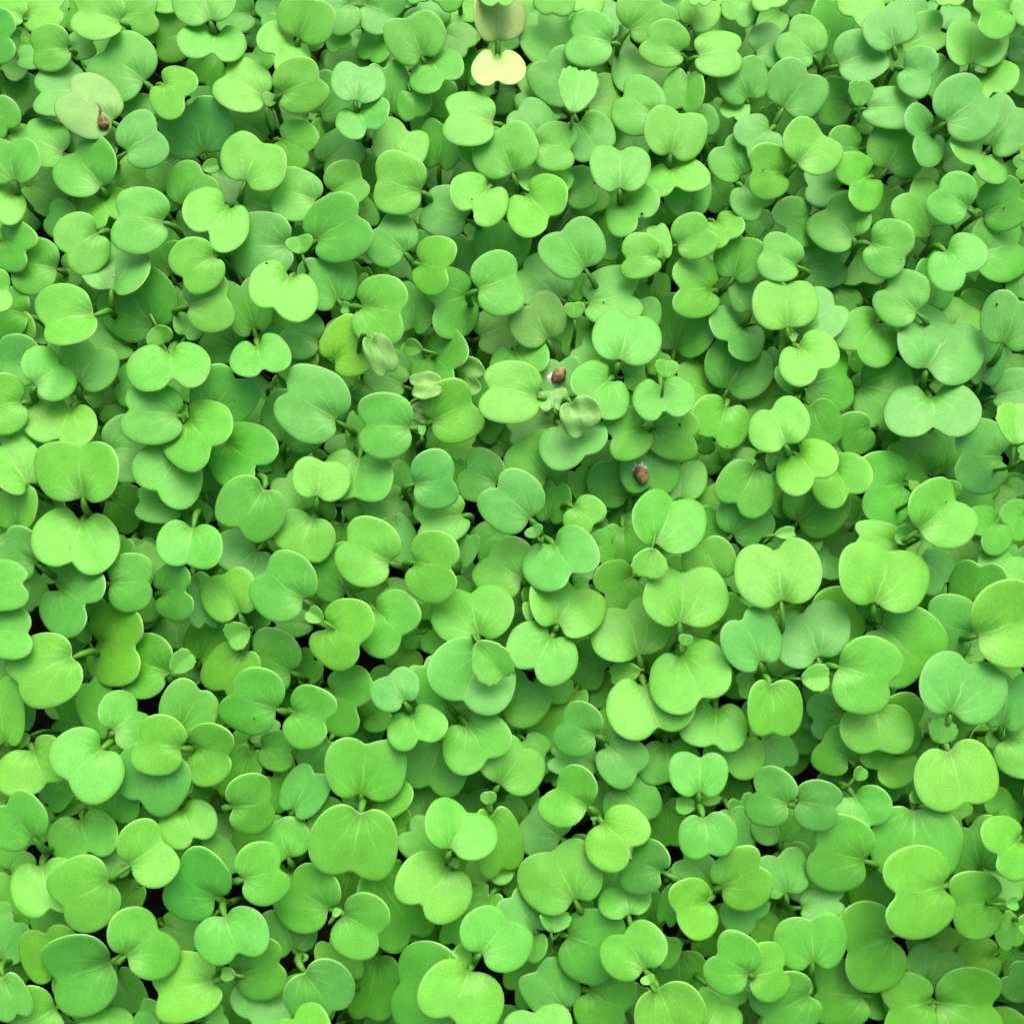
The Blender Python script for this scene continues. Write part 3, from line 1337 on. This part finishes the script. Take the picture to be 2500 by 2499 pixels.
def grow(p, rnd):
    """all pieces of one seedling: list of (part name, level, arrays); first entry is the root point"""
    blades = [(q, blade_arrays(q)) for q in p]
    roots = np.array([q.root for q, _ in blades if not q.true] or [q.root for q, _ in blades])
    lead = blades[0][0]
    if len(roots) >= 2:
        J = roots[:2].mean(0)
        J[2] = min(roots[:2, 2].min() - 0.005, roots[:2, 2].max() - 0.008)
    else:
        h = lead.adir.copy(); h[2] = 0
        h /= np.linalg.norm(h) + 1e-9
        J = roots[0] - h * rnd.uniform(0.0016, 0.0028)
        J[2] = roots[0][2] - 0.010
    J[2] = max(J[2], 0.010)
    # the foot leans away as the stems do in a crowded tray
    dr = (J - CAM); far = J + dr * ((0.0 - J[2]) / dr[2])
    mixk = rnd.uniform(0.35, 0.6)
    foot = np.array([J[0] * (1 - mixk) + far[0] * mixk, J[1] * (1 - mixk) + far[1] * mixk, -0.001])
    foot[:2] += np.array([rnd.uniform(-0.004, 0.004), rnd.uniform(-0.004, 0.004)])
    pieces = []
    H = J[2] - foot[2]
    sp = bez(J + np.array([0, 0, 0.0004]), J - np.array([0, 0, H * 0.35]), foot + np.array([0, 0, H * 0.4]), foot, 9)
    rr = np.linspace(0.00062, 0.00085, 9)
    pieces.append(('stem', None, tube(sp, rr, STEM, STEMLOW), MLEAF))
    for q, arr in blades:
        part = 'true_leaf' if q.true else 'seed_leaf'
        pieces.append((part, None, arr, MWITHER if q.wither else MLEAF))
        d = np.linalg.norm(q.root - J)
        if q.true:
            rad = np.linspace(0.0003, 0.0005, 6)
        else:
            k = min(1.0, q.w / 150.0) * 0.6 + 0.4
            rad = np.array([0.00035, 0.00066, 0.00076, 0.00074, 0.00070, 0.00066, 0.00062]) * k
        K = J + np.array([0, 0, 0.0035]) if q.true else J
        path = bez(q.root, q.root - q.adir * d * 0.38 - np.array([0, 0, 0.04 * d]), K + np.array([0, 0, d * 0.45]), J, len(rad))
        pieces.append(('petiole', part, tube(path, rad, 0.45 * q.col + 0.55 * PET, PET), MLEAF))
    return foot, pieces

def make_mesh(name, V, Fc, LP, C, mat):
    me = bpy.data.meshes.new(name)
    idx, size = Fc
    me.vertices.add(len(V)); me.vertices.foreach_set('co', np.ascontiguousarray(V, dtype=np.float32).ravel())
    me.loops.add(len(idx)); me.loops.foreach_set('vertex_index', idx)
    me.polygons.add(len(size)); me.polygons.foreach_set('loop_start', np.concatenate([[0], np.cumsum(size)[:-1]]).astype(np.int32))
    me.polygons.foreach_set('loop_total', size)
    me.update(calc_edges=True)
    at = me.attributes.new('leaf_position', 'FLOAT_VECTOR', 'POINT')
    at.data.foreach_set('vector', np.ascontiguousarray(LP, dtype=np.float32).ravel())
    ac = me.attributes.new('leaf_colour', 'FLOAT_COLOR', 'POINT')
    ac.data.foreach_set('color', np.ascontiguousarray(C, dtype=np.float32).ravel())
    me.polygons.foreach_set('use_smooth', [True] * len(me.polygons))
    me.materials.append(mat)
    me.update()
    return me

# ------------------------------------------------------------------ soil
def soil():
    n = 90
    ext = 0.33
    xs = np.linspace(-ext, ext, n)
    X, Y = np.meshgrid(xs, xs + 0.02)
    Z = 0.0012 * np.sin(X * 210 + 3 * np.sin(Y * 90)) * np.cos(Y * 190) + rng.normal(0, 0.0007, X.shape)
    V = np.stack([X, Y, Z - 0.0008], -1).reshape(-1, 3)
    Fc = [(j * n + i, j * n + i + 1, (j + 1) * n + i + 1, (j + 1) * n + i) for j in range(n - 1) for i in range(n - 1)]
    me = bpy.data.meshes.new('soil')
    me.from_pydata(V.tolist(), [], Fc)
    me.polygons.foreach_set('use_smooth', [True] * len(me.polygons))
    me.materials.append(MSOIL)
    o = bpy.data.objects.new('soil', me)
    o['kind'] = 'structure'
    COL.objects.link(o)
soil()

# ------------------------------------------------------------------ seedlings
NAMEC = {'y': 'light yellow-green', 'g': 'mid green', 'b': 'bluish green', 'd': 'deep green', 'D': 'dark blue-green', 'm': 'mint green', 'r': 'faintly reddened green',
         't': 'pale green', 'T': 'pale green', 'p': 'pinkish green', 'P': 'pale', 'Q': 'cream', 'Y': 'bright lime green', 'W': 'withered', 'V': 'withered'}

def seen_area(p):
    a = 0
    for q in p:
        r = raster(q, 1.0)
        if r is None:
            continue
        sl, m, D = r
        X, Y = np.meshgrid(gx[sl[1]], gx[sl[0]])
        vis = m & (D <= NEAR[sl] + 0.0006) & (X > 0) & (X < 2500) & (Y > 0) & (Y < 2499)
        q.seen = int(vis.sum())
        a += q.seen
    return a

LANDMARK = [(250, 290, 'the spiked husk'), (1364, 916, 'the tan husk'), (1565, 1160, 'the split husk'), (1210, 110, 'the cream leaf'),
            (870, 840, 'the lime leaf'), (1410, 215, 'the serrated leaf'), (2100, 220, 'the upright serrated leaf'), (1195, 1600, 'the folded true leaf'),
            (1585, 1365, 'the curled true leaf'), (1640, 1640, 'the pointed true leaf'), (2465, 1040, 'the ragged pale leaf'), (2350, 1880, 'the brightest leaf'),
            (450, 1610, 'the small serrated leaf'), (1990, 1660, 'the bent true leaf'), (2290, 880, 'the largest leaf')]
def label_for(p):
    cs = [q for q in p if not q.true]
    ts = [q for q in p if q.true]
    classes = ''.join(q.cls for q in p)
    if 'P' in classes:
        return 'seedling with one pinkish pale leaf and one cream-white bleached leaf', None
    if 'p' in classes:
        return 'seedling with a pinkish wavy-edged leaf that has a brown husk lying on it', None
    if 'Y' in classes:
        return 'bright lime seedling leaf with a greyish withered curl hanging from its side', None
    if 'V' in classes:
        return 'wilted grey-green seedling with limp curled leaves lying on a larger blue-green leaf', None
    if classes.startswith('W'):
        return 'withered dull green seedling with shrivelled leaves sunk between fresh ones', None
    if 'r' in classes:
        if len([q for q in p if q.cls == 'r']) and p[0].lvl == 1:
            return 'green seedling leaf with a reddish tinge along its notched edge, near the brown husks', None
        return 'dull reddish-brown tinged leaf half hidden under a fresh green leaf', None
    shown = [q for q in cs if getattr(q, 'seen', 0) > 40]
    col = NAMEC[p[0].cls]
    c = (p[0].b + p[0].t) / 2
    d, lm = min((math.hypot(c[0] - x, c[1] - y), nm) for x, y, nm in LANDMARK)
    tail = (', beside ' if d < 170 else ', near ') + lm if d < 300 else ''
    tail2 = tail if len(lm.split()) < 4 else ''
    if ts and cs:
        kind = 'serrated true leaf' if any(q.cls == 'T' for q in ts) else 'new leaf'
        size = 'large' if max(q.w for q in ts) > 48 else 'tiny'
        lab = '%s seedling with a %s %s between rounded leaves%s' % (col, size, kind, '' if 'true leaf' in tail or 'serrated' in tail else tail2)
        return lab, lab
    if ts:
        lab = 'seedling showing only a small curled new leaf%s' % tail
        return lab, lab
    n = 'two notched leaves' if len(shown) >= 2 else 'one notched leaf'
    wr = max(q.w for q in cs) * p[0].depth / F
    size = 'broad' if wr > 0.0150 else ('small' if wr < 0.0104 else 'medium')
    where = 'on top' if p[0].lvl <= 1 else ('below the top leaves' if p[0].lvl == 2 else 'deep in the bed')
    if not tail:
        if len(shown) >= 2:
            dd = axis2(shown[0]) @ axis2(shown[1])
            tail = ', spread in line' if dd < -0.8 else ', set at an angle'
        else:
            r_ = np.linalg.norm(cs[0].t - cs[0].b) / cs[0].w
            tail = ', tipped steeply' if r_ < 0.50 else (', lying flat' if r_ < 0.66 else ', leaning on edge')
    lab = '%s %s seedling, %s, %s%s' % (size, col, n, where, tail)
    return lab, lab

for p in frame_plants:
    p[0].area = seen_area(p)
ranked = sorted(frame_plants, key=lambda p: -p[0].area)
special = [p for p in frame_plants if any(q.cls in 'pPQYWVrT' for q in p)]
keep = special + [p for p in ranked if p not in special]
keep = [p for p in keep if p[0].area > 0]
individuals, rest = keep[:300], keep[300:] + [p for p in frame_plants if p[0].area == 0]

LEAF_COUNT = 0
for k, p in enumerate(individuals):
    foot, pieces = grow(p, random.Random(7000 + k))
    root = bpy.data.objects.new('seedling', None)
    root.empty_display_size = 0.005
    root.location = foot
    lab, grp = label_for(p)
    root['label'] = lab
    root['category'] = 'seedling'
    if grp:
        root['group'] = grp
    COL.objects.link(root)
    last = None
    for name, par, (V, Fc, LP, C), mat in pieces:
        me = make_mesh(name, V - foot, Fc, LP, C, mat)
        o = bpy.data.objects.new(name, me)
        COL.objects.link(o)
        if par:
            o.parent = last
        else:
            o.parent = root
            last = o

# everything smaller or outside the picture: one mass of seedlings
Vs, Fs, Ls, Cs, off = [], [], [], [], 0
for k, p in enumerate(rest + fill):
    foot, pieces = grow(p, random.Random(17000 + k))
    for name, par, (V, Fc, LP, C), mat in pieces:
        Vs.append(V); Ls.append(LP); Cs.append(C)
        Fs.append((Fc[0] + off, Fc[1]))
        off += len(V)
me = make_mesh('seedling_undergrowth', np.vstack(Vs), (np.concatenate([f[0] for f in Fs]).astype(np.int32), np.concatenate([f[1] for f in Fs]).astype(np.int32)), np.vstack(Ls), np.vstack(Cs), MLEAF)
o = bpy.data.objects.new('seedling_undergrowth', me)
o['kind'] = 'stuff'
o['label'] = 'mass of smaller green seedlings crowding below and around the upper leaves'
o['category'] = 'seedlings'
COL.objects.link(o)

# ------------------------------------------------------------------ seed husks lying on leaves
def near_depth(px, py):
    i, j = int((px - G0) / GS), int((py - G0) / GS)
    w = NEAR[j - 1:j + 2, i - 1:i + 2]
    return float(np.min(w))

def husk(px, py, length, ang, pointed, fuzz, label, seed):
    rnd = random.Random(seed)
    dep = near_depth(px, py)
    s = dep / F
    L = length * s
    C = CAM + ray(px, py) * (dep - L * 0.20)
    d2 = np.array([math.cos(ang), -math.sin(ang)])
    a = RIGHT * d2[0] + UP * -d2[1] * -1.0
    a = RIGHT * math.cos(ang) + UP * math.sin(ang)
    v = ray(px, py); v = v / np.linalg.norm(v)
    a = a - v * (a @ v); a /= np.linalg.norm(a)
    b = np.cross(v, a)
    up = -v
    root = bpy.data.objects.new('seed_husk', None)
    root.empty_display_size = 0.002
    root.location = C
    root['label'] = label
    root['category'] = 'seed husk'
    COL.objects.link(root)
    V, Fc = [], []
    nu, nv = 14, 18
    for i in range(nu + 1):
        t = i / nu
        xx = (t - 0.5) * L
        prof = math.sin(math.pi * min(1, t * 1.0)) ** 0.62
        if pointed:
            prof = (math.sin(math.pi * t) ** 0.6) * (1.0 - 0.78 * t ** 1.3) * 1.25
        for j in range(nv):
            an = 2 * math.pi * j / nv
            rr = 0.34 * L * prof * (1 + 0.10 * math.sin(3 * an + 5 * t) + 0.07 * math.sin(7 * an + 11 * t + seed) + rnd.uniform(-0.12, 0.12))
            crease = 1 - 0.35 * math.exp(-((an - 1.9) / 0.30) ** 2)
            V.append(a * xx + b * math.cos(an) * rr * crease + up * math.sin(an) * rr * crease * 0.85)
    for i in range(nu):
        for j in range(nv):
            j2 = (j + 1) % nv
            Fc.append((i * nv + j, i * nv + j2, (i + 1) * nv + j2, (i + 1) * nv + j))
    Fc.append(tuple(reversed(range(nv)))); Fc.append(tuple(nu * nv + j for j in range(nv)))
    me = bpy.data.meshes.new('shell'); me.from_pydata([list(x) for x in V], [], Fc)
    me.polygons.foreach_set('use_smooth', [True] * len(me.polygons)); me.materials.append(MHUSK)
    sh = bpy.data.objects.new('shell', me); COL.objects.link(sh); sh.parent = root
    if pointed:      # torn papery spike
        Vp, Fp = [], []
        for i in range(6):
            t = i / 5
            c = a * (0.45 * L + t * 0.5 * L) + b * math.sin(t * 4) * 0.05 * L + up * 0.05 * L
            wd = 0.09 * L * (1 - t) + 0.012 * L
            for e in ((wd, 0), (0, wd * 0.6), (-wd, 0), (0, -wd * 0.6)):
                Vp.append(c + b * e[0] + up * e[1])
        for i in range(5):
            for j in range(4):
                j2 = (j + 1) % 4
                Fp.append((i * 4 + j, i * 4 + j2, i * 4 + 4 + j2, i * 4 + 4 + j))
        Fp.append((3, 2, 1, 0)); Fp.append((20, 21, 22, 23))
        me = bpy.data.meshes.new('spike'); me.from_pydata([list(x) for x in Vp], [], Fp); me.materials.append(MHUSK)
        so = bpy.data.objects.new('spike', me); COL.objects.link(so); so.parent = root
    if fuzz:
        Vp, Fp = [], []
        for k in range(170):
            an = rnd.uniform(*fuzz)
            st = (a * math.cos(an) * 0.42 + b * math.sin(an) * 0.30) * L * rnd.uniform(0.7, 1.0) - up * 0.10 * L
            dr = (a * math.cos(an) + b * math.sin(an)) * rnd.uniform(0.06, 0.26) * L + (a * rnd.gauss(0, 1) + b * rnd.gauss(0, 1) + up * rnd.uniform(-0.5, 1)) * 0.06 * L
            side = np.cross(dr, up); side = side / (np.linalg.norm(side) + 1e-9) * 0.011 * L
            k0 = len(Vp)
            mid = st + dr * 0.55 + up * 0.03 * L
            for pt, f in ((st, 1.0), (mid, 0.8), (st + dr, 0.2)):
                Vp += [pt + side * f, pt - side * f * 0.5 + up * f * 0.010 * L, pt - side * f * 0.5 - up * f * 0.010 * L]
            for r in (0, 3):
                for j in range(3):
                    j2 = (j + 1) % 3
                    Fp.append((k0 + r + j, k0 + r + j2, k0 + r + 3 + j2, k0 + r + 3 + j))
        me = bpy.data.meshes.new('fuzz'); me.from_pydata([list(x) for x in Vp], [], Fp); me.materials.append(MFUZZ)
        fo = bpy.data.objects.new('fuzz', me); COL.objects.link(fo); fo.parent = root
        fo['kind'] = 'stuff'

T = 1 / 2.7586
husk(0 + 690 * T, 815 * T, 44, math.radians(105), True, None, 'torn brown seed husk with a papery spike lying on a pinkish leaf', 1)
husk(1200 + 452 * T, 600 + 872 * T, 48, math.radians(50), False, (2.4, 4.4), 'round tan seed husk with a dark tip and white fuzz, on a blue-green leaf', 2)
husk(1200 + 1008 * T, 600 + 1545 * T, 50, math.radians(-72), False, (2.2, 4.2), 'brown split seed husk with a white fuzzy end on a green leaf', 3)

# ------------------------------------------------------------------ soil crumbs splashed on the leaves
Vp, Fp = [], []
rnd = random.Random(5)
px_spots = [(168, 22, 3.5), (277, 677, 4), (651, 642, 4.5), (1152, 487, 3.5), (1567, 522, 5), (2434, 743, 5.5), (1660, 1037, 4.5), (1775, 1088, 3.5),
            (322, 1331, 3), (170, 1335, 3), (620, 1754, 3), (955, 1967, 3), (954, 1968, 2.5), (2452, 508, 3), (2440, 570, 3.5), (1864, 415, 3),
            (1474, 738, 3), (1860, 1750, 2.5), (2055, 1264, 2.5), (2310, 1225, 3), (1948, 864, 2.5), (340, 1497, 3), (573, 979, 2.5), (2200, 634, 2.5)]
for (x, y, r) in px_spots:
    r *= 0.8
    dep = near_depth(x, y)
    s = dep / F
    C = CAM + ray(x, y) * (dep - 0.00025)
    v = ray(x, y); v /= np.linalg.norm(v)
    a = RIGHT - v * (RIGHT @ v); a /= np.linalg.norm(a); b = np.cross(v, a)
    k0 = len(Vp)
    el = rnd.uniform(0.4, 1.0); th = rnd.uniform(0, 3.1)
    for lay, (rr, hh) in enumerate(((1.0, 0.6), (0.9, -0.2), (0.45, -0.6))):
        for j in range(7):
            an = 2 * math.pi * j / 7
            x2 = math.cos(an) * r * s * rr * rnd.uniform(0.75, 1.2); y2 = math.sin(an) * r * s * rr * el * rnd.uniform(0.75, 1.2)
            Vp.append(C + a * (x2 * math.cos(th) - y2 * math.sin(th)) + b * (x2 * math.sin(th) + y2 * math.cos(th)) + v * hh * r * s)
    for l in (0, 7):
        for j in range(7):
            j2 = (j + 1) % 7
            Fp.append((k0 + l + j, k0 + l + j2, k0 + l + 7 + j2, k0 + l + 7 + j))
    Fp.append(tuple(k0 + 14 + j for j in range(7))); Fp.append(tuple(k0 + j for j in reversed(range(7))))
me = bpy.data.meshes.new('soil_crumbs'); me.from_pydata([list(x) for x in Vp], [], Fp); me.materials.append(MSPECK)
o = bpy.data.objects.new('soil_crumbs', me)
o['kind'] = 'stuff'
o['label'] = 'tiny dark soil crumbs scattered on the leaves'
o['category'] = 'crumbs'
COL.objects.link(o)
